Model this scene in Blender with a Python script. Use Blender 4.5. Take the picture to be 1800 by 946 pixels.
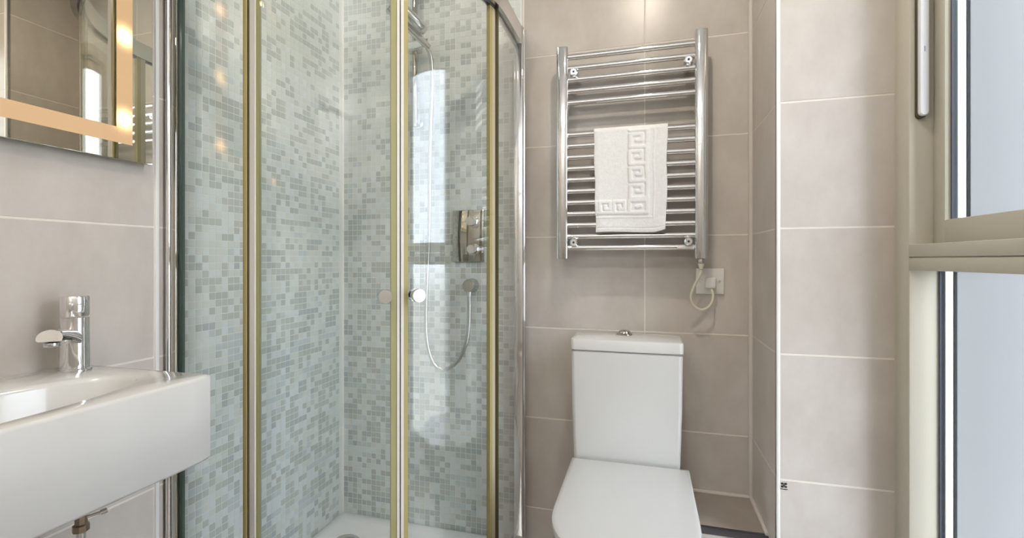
import bpy, bmesh, math, random
from mathutils import Vector, Matrix
import numpy as np
random.seed(7)
SC = bpy.context.scene
for o in list(bpy.data.objects):
    bpy.data.objects.remove(o)
R = math.radians

# ------------------------------------------------------------------ camera, sky, lights, exposure
CAM_Z = 1.09
cam_data = bpy.data.cameras.new('camera')
cam = bpy.data.objects.new('camera', cam_data)
SC.collection.objects.link(cam)
cam_data.sensor_width = 36.0
cam_data.lens = 838.0 / 1800.0 * 36.0
cam_data.shift_y = -16.0 / 1800.0
cam_data.clip_start = 0.02
cam.location = (0, 0, CAM_Z)
cam.rotation_euler = (R(90), 0, math.atan(235.0 / 838.0))
SC.camera = cam

SC.view_settings.view_transform = 'Standard'
SC.view_settings.look = 'None'
SC.view_settings.gamma = 1.0
SC.view_settings.use_curve_mapping = False
SC.view_settings.exposure = 0.0
SC.cycles.max_bounces = 14
SC.cycles.diffuse_bounces = 6
SC.cycles.glossy_bounces = 8
SC.cycles.transmission_bounces = 10
SC.cycles.transparent_max_bounces = 24
SC.cycles.sample_clamp_indirect = 6.0
SC.cycles.caustics_reflective = False
SC.cycles.use_denoising = True

SKY = 12.0
world = bpy.data.worlds.new('sky')
SC.world = world
world.use_nodes = True
wn, wl = world.node_tree.nodes, world.node_tree.links
wn.clear()
w_out = wn.new('ShaderNodeOutputWorld')
w_bg = wn.new('ShaderNodeBackground')
w_tc = wn.new('ShaderNodeTexCoord')
w_sep = wn.new('ShaderNodeSeparateXYZ')
w_ramp = wn.new('ShaderNodeValToRGB')
wl.new(w_tc.outputs['Generated'], w_sep.inputs[0])
w_map = wn.new('ShaderNodeMapRange')
w_map.inputs['From Min'].default_value = -1
wl.new(w_sep.outputs['Z'], w_map.inputs['Value'])
wl.new(w_map.outputs[0], w_ramp.inputs[0])
cr = w_ramp.color_ramp
cr.elements[0].position = 0.46; cr.elements[0].color = (0.30, 0.30, 0.29, 1)      # ground
cr.elements[1].position = 0.80; cr.elements[1].color = (0.91, 0.98, 1.10, 1)      # overcast sky
e = cr.elements.new(0.52); e.color = (0.72, 0.765, 0.84, 1)
wl.new(w_ramp.outputs[0], w_bg.inputs[0])
w_bg.inputs[1].default_value = SKY
wl.new(w_bg.outputs[0], w_out.inputs[0])


def area(name, loc, rot, sx, sy, power, col=(1, 1, 1), shape='RECTANGLE'):
    d = bpy.data.lights.new(name, 'AREA')
    d.shape = shape; d.size = sx
    if shape in ('RECTANGLE', 'ELLIPSE'):
        d.size_y = sy
    d.energy = power; d.color = col
    o = bpy.data.objects.new(name, d)
    SC.collection.objects.link(o)
    o.location = loc; o.rotation_euler = rot
    return o


# unseen fill lamps added: one beyond the doorway, one bounced off the ceiling
area('landing_fill', (-.25, -1.12, 2.38), (0, 0, 0), 1.2, .4, 10, (1.0, 0.97, 0.93))
area('bounce_fill', (-.15, -.32, 1.85), (R(180), 0, 0), 00.5, .4, 9, (1.0, 1.0, 1.0))

# ------------------------------------------------------------------ mesh helpers
COL = SC.collection


def empty(name, loc):
    o = bpy.data.objects.new(name, None)
    o.empty_display_size = 0.05
    o.location = loc
    COL.objects.link(o)
    return o


def tag(o, label=None, cat=None, group=None, kind=None):
    if label: o['label'] = label
    if cat: o['category'] = cat
    if group: o['group'] = group
    if kind: o['kind'] = kind
    return o


def thing(name, loc, label, cat, group=None, kind=None):
    return tag(empty(name, loc), label, cat, group, kind)


def root_loc(p):
    v = Vector((0, 0, 0))
    while p is not None:
        v += p.location
        p = p.parent
    return v


def finish(bm, name, mats, angle=38):
    bmesh.ops.remove_doubles(bm, verts=bm.verts, dist=1e-6)
    bmesh.ops.recalc_face_normals(bm, faces=bm.faces)
    me = bpy.data.meshes.new(name)
    bm.to_mesh(me); bm.free()
    for m in (mats if isinstance(mats, (list, tuple)) else [mats]):
        me.materials.append(m)
    me.polygons.foreach_set('use_smooth', [True] * len(me.polygons))
    me.set_sharp_from_angle(angle=R(angle))
    return me


def obj(name, bm, mat, parent=None, angle=38):
    """bm in world coordinates -> one mesh object under parent"""
    off = root_loc(parent)
    if off.length > 0:
        bmesh.ops.translate(bm, verts=bm.verts, vec=-off)
    me = finish(bm, name, mat, angle)
    o = bpy.data.objects.new(name, me)
    COL.objects.link(o)
    if parent is not None:
        o.parent = parent
    return o


def B():
    return bmesh.new()


def box(bm, x0, x1, y0, y1, z0, z1, bev=0.0, seg=2, mi=0):
    vs = [bm.verts.new(p) for p in ((x0, y0, z0), (x1, y0, z0), (x1, y1, z0), (x0, y1, z0), (x0, y0, z1), (x1, y0, z1), (x1, y1, z1), (x0, y1, z1))]
    fs = [bm.faces.new([vs[i] for i in f]) for f in ((0, 3, 2, 1), (4, 5, 6, 7), (0, 1, 5, 4), (1, 2, 6, 5), (2, 3, 7, 6), (3, 0, 4, 7))]
    for f in fs: f.material_index = mi
    if bev > 0:
        es = list({e for f in fs for e in f.edges})
        bmesh.ops.bevel(bm, geom=es, offset=bev, segments=seg, profile=0.5, affect='EDGES', clamp_overlap=True)
    return bm


def frame_of(d):
    d = Vector(d).normalized()
    up = Vector((0, 0, 1)) if abs(d.z) < 0.95 else Vector((0, 1, 0))
    a = d.cross(up).normalized()
    return a, a.cross(d).normalized()


def rings(bm, loops, cap0=True, cap1=True, closed=True):
    """skin a list of rings with the same number of points"""
    vv = [[bm.verts.new(p) for p in l] for l in loops]
    n = len(vv[0])
    for a, b in zip(vv, vv[1:]):
        for i in range(n if closed else n - 1):
            j = (i + 1) % n
            bm.faces.new((a[i], a[j], b[j], b[i]))
    if cap0: bm.faces.new(list(reversed(vv[0])))
    if cap1: bm.faces.new(vv[-1])
    return bm


def cyl(bm, p0, p1, r0, r1=None, n=24, bev=0.0):
    r1 = r0 if r1 is None else r1
    p0, p1 = Vector(p0), Vector(p1)
    a, b = frame_of(p1 - p0)
    d = (p1 - p0).normalized()
    L = (p1 - p0).length

    def ring(t, r):
        c = p0 + d * t
        return [c + a * (r * math.cos(2 * math.pi * k / n)) + b * (r * math.sin(2 * math.pi * k / n)) for k in range(n)]
    if bev > 0:
        rr = [ring(0, r0 - bev), ring(bev * .3, r0 - bev * .3), ring(bev, r0), ring(L - bev, r1), ring(L - bev * .3, r1 - bev * .3), ring(L, r1 - bev)]
    else:
        rr = [ring(0, r0), ring(L, r1)]
    return rings(bm, rr)


def lathe(bm, p0, d, prof, n=32):
    """prof = [(distance along d, radius)]"""
    p0, d = Vector(p0), Vector(d).normalized()
    a, b = frame_of(d)
    return rings(bm, [[p0 + d * t + (a * math.cos(2 * math.pi * k / n) + b * math.sin(2 * math.pi * k / n)) * max(r, 1e-4) for k in range(n)] for t, r in prof])


def smooth_path(pts, sub=8):
    pts = [Vector(p) for p in pts]
    out = []
    for i in range(len(pts) - 1):
        p0 = pts[max(i - 1, 0)]; p1 = pts[i]; p2 = pts[i + 1]; p3 = pts[min(i + 2, len(pts) - 1)]
        for k in range(sub):
            t = k / sub
            out.append(0.5 * ((2 * p1) + (p2 - p0) * t + (2 * p0 - 5 * p1 + 4 * p2 - p3) * t * t + (3 * p1 - p0 - 3 * p2 + p3) * t ** 3))
    out.append(pts[-1])
    return out


def tube(bm, path, r, n=12, rfun=None):
    loops = []
    a = None
    for i, p in enumerate(path):
        d = (path[min(i + 1, len(path) - 1)] - path[max(i - 1, 0)]).normalized()
        if a is None:
            a, b = frame_of(d)
        else:
            a = (a - d * a.dot(d)).normalized()
            b = a.cross(d).normalized()
        rr = rfun(i) if rfun else r
        loops.append([p + (a * math.cos(2 * math.pi * k / n) + b * math.sin(2 * math.pi * k / n)) * rr for k in range(n)])
    return rings(bm, loops)


def prism(bm, outline, z0, z1, bev=0.0, seg=3):
    """vertical prism of an XY outline with rounded top and bottom rims"""
    c = Vector((sum(p[0] for p in outline) / len(outline), sum(p[1] for p in outline) / len(outline)))

    def inset(k):
        out = []
        n = len(outline)
        for i in range(n):
            p = Vector(outline[i]); q = Vector(outline[i - 1]); s_ = Vector(outline[(i + 1) % n])
            t = (s_ - q).normalized()
            nrm = Vector((-t.y, t.x))
            if nrm.dot(c - p) < 0: nrm = -nrm
            out.append(p + nrm * k)
        return out
    loops = []
    if bev > 0:
        for k in range(seg + 1):
            a = math.pi / 2 * k / seg
            loops.append([(p.x, p.y, z0 + bev * (1 - math.sin(a))) for p in inset(bev * (1 - math.cos(math.pi / 2 - a) if False else 1 - math.sin(math.pi / 2 * k / seg)))] if False else
                         [(p.x, p.y, z0 + bev * (1 - math.cos(a))) for p in inset(bev * (1 - math.sin(a)))])
        for k in range(seg + 1):
            a = math.pi / 2 * k / seg
            loops.append([(p.x, p.y, z1 - bev * (1 - math.sin(a))) for p in inset(bev * (1 - math.cos(a)))])
    else:
        loops = [[(p[0], p[1], z0) for p in outline], [(p[0], p[1], z1) for p in outline]]
    return rings(bm, loops)


# ------------------------------------------------------------------ materials
def mat(name, col, rough=0.5, metal=0.0, spec=0.5, coat=0.0, coat_rough=0.05):
    m = bpy.data.materials.new(name)
    m.use_nodes = True
    b = m.node_tree.nodes['Principled BSDF']
    b.inputs['Base Color'].default_value = (*col, 1)
    b.inputs['Roughness'].default_value = rough
    b.inputs['Metallic'].default_value = metal
    b.inputs['Specular IOR Level'].default_value = spec
    b.inputs['Coat Weight'].default_value = coat
    b.inputs['Coat Roughness'].default_value = coat_rough
    return m


def noisy(m, c0, c1, scale=4.0, detail=5.0, bump=0.0, bscale=60.0, contrast=(0.3, 0.7), stretch=(1, 1, 1), rough=None):
    """cloudy two-tone colour on object coordinates with a random shift per object, optional fine bump"""
    nt = m.node_tree; N, L = nt.nodes, nt.links
    b = N['Principled BSDF']
    tc = N.new('ShaderNodeTexCoord'); oi = N.new('ShaderNodeObjectInfo')
    mp = N.new('ShaderNodeMapping'); mp.inputs['Scale'].default_value = stretch
    mul = N.new('ShaderNodeVectorMath'); mul.operation = 'MULTIPLY'
    comb = N.new('ShaderNodeCombineXYZ')
    for k in range(3): L.new(oi.outputs['Random'], comb.inputs[k])
    mul.inputs[1].default_value = (37, 61, 83)
    L.new(comb.outputs[0], mul.inputs[0])
    L.new(mul.outputs[0], mp.inputs['Location'])
    L.new(tc.outputs['Object'], mp.inputs['Vector'])
    nz = N.new('ShaderNodeTexNoise'); nz.inputs['Scale'].default_value = scale; nz.inputs['Detail'].default_value = detail
    nz.inputs['Roughness'].default_value = 0.6
    L.new(mp.outputs[0], nz.inputs['Vector'])
    rp = N.new('ShaderNodeValToRGB')
    rp.color_ramp.elements[0].position = contrast[0]; rp.color_ramp.elements[0].color = (*c0, 1)
    rp.color_ramp.elements[1].position = contrast[1]; rp.color_ramp.elements[1].color = (*c1, 1)
    L.new(nz.outputs[0], rp.inputs[0])
    L.new(rp.outputs[0], b.inputs['Base Color'])
    if rough:
        mr = N.new('ShaderNodeMapRange')
        mr.inputs['To Min'].default_value, mr.inputs['To Max'].default_value = rough
        L.new(nz.outputs[0], mr.inputs['Value'])
        L.new(mr.outputs[0], b.inputs['Roughness'])
    if bump > 0:
        n2 = N.new('ShaderNodeTexNoise'); n2.inputs['Scale'].default_value = bscale; n2.inputs['Detail'].default_value = 4
        L.new(mp.outputs[0], n2.inputs['Vector'])
        bp = N.new('ShaderNodeBump'); bp.inputs['Strength'].default_value = bump; bp.inputs['Distance'].default_value = 0.002
        L.new(n2.outputs[0], bp.inputs['Height'])
        L.new(bp.outputs[0], b.inputs['Normal'])
    return m


def glass_mat(name, tint, f0=0.05):
    """clear pane: transparent mixed with a mirror by the angle (Schlick); both faces of a pane count"""
    m = bpy.data.materials.new(name); m.use_nodes = True
    nt = m.node_tree; N, L = nt.nodes, nt.links
    N.clear()
    out = N.new('ShaderNodeOutputMaterial'); mix = N.new('ShaderNodeMixShader')
    tr = N.new('ShaderNodeBsdfTransparent'); tr.inputs[0].default_value = (*tint, 1)
    gl = N.new('ShaderNodeBsdfAnisotropic') if False else N.new('ShaderNodeBsdfGlossy')
    gl.inputs['Roughness'].default_value = 0.0
    gl.inputs['Color'].default_value = (1, 1, 1, 1)
    ge = N.new('ShaderNodeNewGeometry')
    dot = N.new('ShaderNodeVectorMath'); dot.operation = 'DOT_PRODUCT'
    L.new(ge.outputs['Incoming'], dot.inputs[0]); L.new(ge.outputs['Normal'], dot.inputs[1])

    def mth(op, a, b=None):
        n = N.new('ShaderNodeMath'); n.operation = op
        for i, v in enumerate((a, b)):
            if v is None: continue
            if isinstance(v, (int, float)): n.inputs[i].default_value = v
            else: L.new(v, n.inputs[i])
        return n.outputs[0]
    ab = mth('ABSOLUTE', dot.outputs['Value'])
    p5 = mth('POWER', mth('SUBTRACT', 1.0, ab), 5.0)
    fac = mth('ADD', mth('MULTIPLY', p5, 1 - f0), f0)
    L.new(fac, mix.inputs[0]); L.new(tr.outputs[0], mix.inputs[1]); L.new(gl.outputs[0], mix.inputs[2])
    L.new(mix.outputs[0], out.inputs[0])
    return m


def emit(name, col, strength):
    m = bpy.data.materials.new(name); m.use_nodes = True
    N = m.node_tree.nodes
    b = N['Principled BSDF']
    b.inputs['Base Color'].default_value = (*col, 1)
    b.inputs['Emission Color'].default_value = (*col, 1)
    b.inputs['Emission Strength'].default_value = strength
    return m


M = {}
TILE0, TILE1 = (0.495, 0.450, 0.410), (0.590, 0.548, 0.508)
M['tile'] = noisy(mat('beige_porcelain', TILE0, 0.3), TILE0, TILE1, scale=6.0, detail=10, bump=0.06, bscale=45, contrast=(0.32, 0.66), stretch=(1.3, 1.3, .8), rough=(0.24, 0.38))
M['tile_pier'] = M['tile']
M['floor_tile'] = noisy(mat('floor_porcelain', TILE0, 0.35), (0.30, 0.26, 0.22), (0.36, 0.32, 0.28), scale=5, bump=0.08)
M['grout'] = noisy(mat('cream_grout', (0.76, 0.71, 0.65), 0.85), (0.73, 0.68, 0.62), (0.79, 0.74, 0.68), scale=30)
M['mosaic_grout'] = mat('pale_mosaic_grout', (0.76, 0.78, 0.755), 0.8)
M['silicone'] = mat('white_silicone', (0.62, 0.58, 0.54), 0.45)
M['white_trim'] = mat('white_tile_trim', (0.86, 0.86, 0.85), 0.3)
M['steel_trim'] = mat('steel_edge_trim', (0.42, 0.42, 0.44), 0.25, 1.0)
M['dark_trim'] = mat('dark_metal_edge_trim', (0.16, 0.16, 0.19), 0.3, 1.0)
mos_cols = [(0.671, 0.717, 0.695), (0.652, 0.704, 0.686), (0.705, 0.763, 0.78), (0.511, 0.559, 0.537), (0.464, 0.516, 0.505), (0.558, 0.629, 0.651), (0.428, 0.49, 0.513)]
for i, c in enumerate(mos_cols):
    M['mosaic%d' % i] = mat('glass_mosaic_tone_%s' % 'abcdefg'[i], c, 0.28, spec=0.5)
M['chrome'] = mat('chrome', (0.80, 0.80, 0.81), 0.06, 1.0)
M['satin'] = mat('satin_chrome', (0.60, 0.60, 0.60), 0.20, 1.0)
M['dark_chrome'] = mat('mirror_polished_plate', (0.46, 0.44, 0.39), 0.04, 1.0)
M['ceramic'] = mat('white_ceramic', (0.64, 0.64, 0.625), 0.18, spec=0.5, coat=0.6, coat_rough=0.03)
M['seat'] = mat('white_seat_plastic', (0.53, 0.53, 0.515), 0.22, coat=0.2)
M['tray'] = mat('white_acrylic', (0.83, 0.845, 0.86), 0.25, coat=0.4)
M['plastic'] = mat('white_plastic', (0.78, 0.76, 0.74), 0.35)
M['cord'] = mat('cream_cord', (0.70, 0.66, 0.56), 0.5)
M['black'] = mat('black_print', (0.02, 0.02, 0.02), 0.5)
M['gasket'] = mat('dark_gasket', (0.035, 0.04, 0.055), 0.5)
M['rubber'] = mat('dark_brown_rubber', (0.06, 0.045, 0.02), 0.5)
M['gold_seal'] = mat('yellowed_seal', (0.36, 0.30, 0.12), 0.32)
M['cream_seal'] = mat('cream_seal', (0.48, 0.43, 0.31), 0.35)
M['clear_seal'] = mat('pale_seal', (0.66, 0.64, 0.60), 0.3)
M['olive_seal'] = mat('olive_seal', (0.31, 0.29, 0.14), 0.35)
M['green_edge'] = mat('green_glass_edge', (0.055, 0.10, 0.09), 0.15)
M['glass'] = glass_mat('clear_shower_glass', (0.984, 0.994, 0.990), 0.06)
M['paint'] = mat('olive_beige_frame_paint', (0.495, 0.468, 0.395), 0.35)
M['handle'] = mat('silver_handle', (0.74, 0.75, 0.78), 0.3, 0.1)
M['brass'] = mat('aged_brass', (0.30, 0.24, 0.18), 0.3, 1.0)
M['ceiling'] = mat('white_ceiling_paint', (0.80, 0.79, 0.77), 0.8)
M['render'] = mat('grey_outside_render', (0.235, 0.235, 0.235), 0.9)
M['mirror'] = mat('mirror_silver', (0.74, 0.71, 0.62), 0.0, 1.0)
M['mirror_edge'] = mat('mirror_edge_glass', (0.30, 0.36, 0.28), 0.1)
M['door_white'] = mat('white_door_paint', (0.74, 0.73, 0.71), 0.4)
M['lamp'] = emit('warm_downlight_lens', (1.0, 0.80, 0.52), 14.0)
# towel
M['towel'] = noisy(mat('white_terry', (0.80, 0.79, 0.77), 0.95, spec=0.1), (0.79, 0.79, 0.785), (0.85, 0.85, 0.845), scale=90, bump=0.5, bscale=700)


def frosted():
    m = bpy.data.materials.new('frosted_glass'); m.use_nodes = True
    nt = m.node_tree; N, L = nt.nodes, nt.links
    N.clear()
    out = N.new('ShaderNodeOutputMaterial')
    tl = N.new('ShaderNodeBsdfTranslucent'); tl.inputs[0].default_value = (0.86, 0.88, 0.90, 1)
    rf = N.new('ShaderNodeBsdfRefraction'); rf.inputs['Color'].default_value = (0.88, 0.9, 0.92, 1)
    rf.inputs['Roughness'].default_value = 0.30; rf.inputs['IOR'].default_value = 1.08
    gl = N.new('ShaderNodeBsdfGlossy'); gl.inputs['Roughness'].default_value = 0.12
    m1 = N.new('ShaderNodeMixShader'); m1.inputs[0].default_value = 0.97
    L.new(tl.outputs[0], m1.inputs[1]); L.new(rf.outputs[0], m1.inputs[2])
    m2 = N.new('ShaderNodeMixShader'); m2.inputs[0].default_value = 0.05
    L.new(m1.outputs[0], m2.inputs[1]); L.new(gl.outputs[0], m2.inputs[2])
    L.new(m2.outputs[0], out.inputs[0])
    return m


M['frost'] = frosted()
M['clear'] = glass_mat('clear_window_glass', (0.96, 0.98, 0.98), 0.04)


def band_mat():
    """lit frosted strip of the mirror: bulbs sit behind it, so it glows in a row of warm spots"""
    m = bpy.data.materials.new('lit_frosted_band'); m.use_nodes = True
    nt = m.node_tree; N, L = nt.nodes, nt.links
    b = N['Principled BSDF']
    b.inputs['Base Color'].default_value = (0.30, 0.22, 0.14, 1)
    b.inputs['Roughness'].default_value = 0.4
    geo = N.new('ShaderNodeNewGeometry'); sep = N.new('ShaderNodeSeparateXYZ')
    L.new(geo.outputs['Position'], sep.inputs[0])

    def mth(op, *a):
        n = N.new('ShaderNodeMath'); n.operation = op
        for i, v in enumerate(a):
            if isinstance(v, (int, float)): n.inputs[i].default_value = v
            else: L.new(v, n.inputs[i])
        return n.outputs[0]
    tot = None
    for by, bz in BULBS:
        dy = mth('SUBTRACT', sep.outputs['Y'], by); dz = mth('SUBTRACT', sep.outputs['Z'], bz)
        d2 = mth('ADD', mth('MULTIPLY', dy, dy), mth('MULTIPLY', dz, dz))
        g = mth('POWER', 2.718, mth('MULTIPLY', d2, -1.0 / (0.018 ** 2)))
        tot = g if tot is None else mth('ADD', tot, g)
    st = mth('ADD', mth('MULTIPLY', tot, 5.0), 0.42)
    b.inputs['Emission Color'].default_value = (1.0, 0.59, 0.27, 1)
    L.new(st, b.inputs['Emission Strength'])
    return m


BULBS = [(0.833, z) for z in (1.42, 1.615, 1.81)] + [(0.40, 1.381)]
M['band'] = band_mat()

# ------------------------------------------------------------------ room dimensions
XL, YB, XP, YP, XW, YF, H = -1.208, 1.7206, 0.3365, 1.41, 0.604, -0.75, 2.42
TP = 0.333                               # tile course height
J0 = CAM_Z + 0.084 - 3 * TP              # a joint height; courses repeat from it
T = 0.009                                # tile thickness
GR = 0.0006                              # how far the grout lies behind the tile faces
G = 0.0016                               # half a joint


def shell(name, x0, x1, y0, y1, z0, z1, m, label, cat):
    b = B(); box(b, x0, x1, y0, y1, z0, z1)
    return tag(obj(name, b, m), label, cat, kind='structure')


shell('floor', XL - .2, XW + .25, YF - .2, YB + .15, -0.12, -0.009, M['grout'], 'beige tiled bathroom floor below the toilet and shower', 'floor')
floor = bpy.data.objects['floor']
shell('ceiling', XL - .2, XW + .25, YF - .2, YB + .15, H, H + .1, M['ceiling'], 'white painted ceiling above the room', 'ceiling')
wl_ = shell('wall_left', XL - .12, XL - GR, YF - .2, YB + .12, -.009, H, M['grout'], 'beige tiled wall carrying the mirror and basin, grey mosaic inside the shower', 'wall')
wb_ = shell('wall_back', XL - .12, XP + .01, YB + GR, YB + .15, -.009, H, M['grout'], 'back wall with beige tiles behind the toilet and grey mosaic in the shower', 'wall')
wp_ = shell('wall_pier', XP + GR, XW + .135, YP + GR, YB + .15, -.009, H, M['grout'], 'tiled pier between the toilet niche and the window', 'wall')
wf_ = shell('wall_front', XL - .12, -.70, YF - .12, YF, -.009, H, M['ceiling'], 'plain pale wall behind the viewpoint with the open doorway', 'wall')
for x0, x1, z0, z1 in ((.20, XW + .25, -.009, H), (-.70, .20, 2.07, H)):
    obj('wall_section', box(B(), x0, x1, YF - .12, YF, z0, z1), M['ceiling'], wf_)
wh_ = shell('wall_landing', XL, XW + .25, -1.55, -1.45, -.009, H, M['ceiling'], 'pale landing wall beyond the open doorway behind the viewpoint', 'wall')
for x0, x1, z0, z1 in ((XL - .1, XL, -.009, H), (XW + .25, XW + .35, -.009, H)):
    obj('wall_section', box(B(), x0, x1, -1.55, YF - .12, z0, z1), M['ceiling'], wh_)
obj('landing_ceiling', box(B(), XL - .1, XW + .35, -1.55, YF - .2, H, H + .1), M['ceiling'], wh_)
obj('landing_floor', box(B(), XL - .1, XW + .35, -1.55, YF - .2, -.12, -.009), M['floor_tile'], wh_)

_tiles = {}


def tile(parent, axis, u0, u1, z0, z1, d0, sign, m, name='tile', bev=0.0012):
    """a flat wall tile: axis = the axis along the wall ('x' or 'y'); d0 = the face plane, sign = where the room is"""
    w, h = round(u1 - u0, 5), round(z1 - z0, 5)
    if w < 0.004 or h < 0.004: return
    key = (axis, w, h, m.name)
    if key not in _tiles:
        b = B()
        if axis == 'x': box(b, -w / 2, w / 2, -T / 2, T / 2, -h / 2, h / 2, bev, 1)
        elif axis == 'y': box(b, -T / 2, T / 2, -w / 2, w / 2, -h / 2, h / 2, bev, 1)
        _tiles[key] = finish(b, name, m, 30)
    o = bpy.data.objects.new(name, _tiles[key])
    COL.objects.link(o)
    o.parent = parent
    jit = random.uniform(-.0003, .0003)
    dc = d0 - sign * (T / 2) + jit
    o.location = ((u0 + u1) / 2, dc, (z0 + z1) / 2) if axis == 'x' else (dc, (u0 + u1) / 2, (z0 + z1) / 2)
    return o


def courses(parent, axis, us, d0, sign, m, zmin=0.0, zmax=H):
    k = -2
    while J0 + k * TP < zmax:
        a, b_ = max(J0 + k * TP + G, zmin), min(J0 + (k + 1) * TP - G, zmax)
        k += 1
        if b_ - a < .01: continue
        for u0, u1 in zip(us, us[1:]):
            tile(parent, axis, u0 + G, u1 - G, a, b_, d0, sign, m)


# left wall: large tiles up to the shower
courses(wl_, 'y', [YF, -.067, .43, .927, .992], XL, 1, M['tile'])
# back wall right of the shower
courses(wb_, 'x', [-.437, -.003, XP - .001], YB, -1, M['tile'])
# return wall of the niche and pier face
courses(wp_, 'y', [YP + .006, YB - .001], XP, -1, M['tile'])
courses(wp_, 'x', [XP + .006, XW + .006], YP, -1, M['tile_pier'])
# floor tiles
for i in range(4):
    for j in range(6):
        x0, y0 = -1.3 + i * .5, YF - .02 + j * .45
        x1, y1 = min(x0 + .5, XW + .02), min(y0 + .45, YB + .008)
        if x1 - x0 < .05: continue
        b = B(); box(b, x0 + G, x1 - G, y0 + G, y1 - G, -.009, 0.0, .001, 1)
        obj('tile', b, M['floor_tile'], floor)

# corner strips
b = B(); cyl(b, (XP - .004, YB - .004, 0.30), (XP - .004, YB - .004, H), .0085, n=10)
tag(obj('trim_1', b, M['silicone']), 'pale sealant bead in the inner corner right of the radiator', 'trim', kind='structure')
b = B(); box(b, XP - .0015, XP + .0065, YP - .0015, YP + .0055, 0, H, .0012, 2)
pt = tag(obj('trim_2', b, M['white_trim']), 'white edge strip on the outer corner of the pier', 'trim', kind='structure')
b = B(); box(b, XP - .0012, XP + .002, YP + .0056, YP + .016, 0, H, .0008, 1)
obj('metal_edge', b, M['steel_trim'], pt)
b = B(); box(b, XL - .002, XL + .004, .926, .936, 0, H, .0015, 2)
tag(obj('trim_3', b, M['white_trim']), 'thin white vertical strip on the left wall between mirror and shower', 'trim', kind='structure')
# printed cross mark on the pier tile
def mark_diamond(bm, cx, cz, r):
    pts = [(cx + r * 1.15 * math.cos(t), cz + r * .9 * math.sin(t)) for t in [math.pi / 4 * k for k in range(8)]]
    loops = [[(x, YP - .0002 - dy, z) for x, z in pts] for dy in (0, .0006)]
    rings(bm, loops)
b = B()
for sx in (-1, 1):
    for sz in (-1, 1):
        mark_diamond(b, .3525 + sx * .0040, .4935 + sz * .0040, .0032)
        cyl(b, (.3525, YP - .0005, .4935), (.3525 + sx * .004, YP - .0005, .4935 + sz * .004), .0012, n=6)
tag(obj('cross_mark', b, M['black'], wp_), 'small black cross mark printed on the pale pier tile')
b = B(); box(b, .344, .361, YP - .0008, YP - .0001, .4820, .4836)
tag(obj('mark_line', b, M['black'], wp_), 'thin dark line of print under the black cross mark')

# ------------------------------------------------------------------ mosaic inside the shower
YM, XM = 1.706, -1.205                    # mosaic faces
MP = 0.0215                              # pitch
X_SH, Y_SH = -.441, .992                  # shower edges on back and left wall
b = B(); box(b, XL - T, X_SH, YM - .0008, YB + T, 0, H)
obj('mosaic_backing', b, M['mosaic_grout'], wb_)
b = B(); box(b, XL - T, XM + .0008, Y_SH, YM + .004, 0, H)
obj('mosaic_backing', b, M['mosaic_grout'], wl_)


def mos_tone(rnd, z, wsel):
    hgt = min(max((z - .1) / 2.0, 0), 1)  # bluer and paler towards the floor: daylight put into the tile tones
    pd = 0.36 + 0.06 * math.sin(hgt * 5.0 + 1.0) - (0.05 if hgt > .72 else 0)
    if rnd < pd:
        blue = .42 * (1 - hgt)
        return (6 if wsel < .4 else 5) if random.random() < blue else (3 if wsel < .55 else 4)
    return 2 if wsel < .75 - .75 * hgt else (0 if wsel > .6 else 1)


def mosaic(parent, axis, u0, u1, z0, z1, face, sign, mid):
    nu, nz = int((u1 - u0) / MP), int((z1 - z0) / MP)
    hs = MP / 2 - .0009
    cells = []
    prev = {}
    for j in range(nz):
        row = None
        for i in range(nu):
            z = z0 + (j + .5) * MP
            r = random.random()
            t = mos_tone(r, z, random.random())
            if row is not None and row >= 3 and random.random() < .30: t = row
            elif prev.get(i, 0) >= 3 and random.random() < .12: t = prev[i]
            row = t; prev[i] = t
            cells.append((u0 + (i + .5) * MP, z, t))
    # the 300 that show largest: in the frame, not behind basin, and nearest the viewpoint
    cells.sort(key=lambda q: mid(q[0], q[1]))
    meshes = {}
    for k, (u, z, t) in enumerate(cells[:300]):
        if t not in meshes:
            bb = B()
            if axis == 'x': box(bb, -hs, hs, -.0016, .0016, -hs, hs, .0006, 1)
            else: box(bb, -.0016, .0016, -hs, hs, -hs, hs, .0006, 1)
            meshes[t] = finish(bb, 'mosaic_tile', M['mosaic%d' % t], 30)
        o = bpy.data.objects.new('mosaic_tile', meshes[t])
        COL.objects.link(o); o.parent = parent
        o.location = (u, face, z) if axis == 'x' else (face, u, z)
    V, F, MI = [], [], []
    for u, z, t in cells[300:]:
        n = len(V); d = face + sign * (.0016 + random.uniform(-.0002, .0002)); bk = face - sign * .0016; k = .0005
        q = [(-hs, -hs), (hs, -hs), (hs, hs), (-hs, hs)]
        for kk, dd in ((0, bk), (k, d)):
            for a, c in q:
                a2, c2 = a * (1 - kk / hs), c * (1 - kk / hs)
                V.append((u + a2, dd, z + c2) if axis == 'x' else (dd, u + a2, z + c2))
        F.append((n + 4, n + 5, n + 6, n + 7)); MI.append(t)
        for a in range(4):
            c = (a + 1) % 4
            F.append((n + a, n + c, n + 4 + c, n + 4 + a)); MI.append(t)
    me = bpy.data.meshes.new('mosaic_field')
    me.from_pydata(V, [], F)
    for i in range(7): me.materials.append(M['mosaic%d' % i])
    me.polygons.foreach_set('material_index', MI)
    bm = bmesh.new(); bm.from_mesh(me); bmesh.ops.recalc_face_normals(bm, faces=bm.faces); bm.to_mesh(me); bm.free()
    o = bpy.data.objects.new('mosaic_field', me)
    COL.objects.link(o); o.parent = parent
    o['kind'] = 'stuff'


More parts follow.
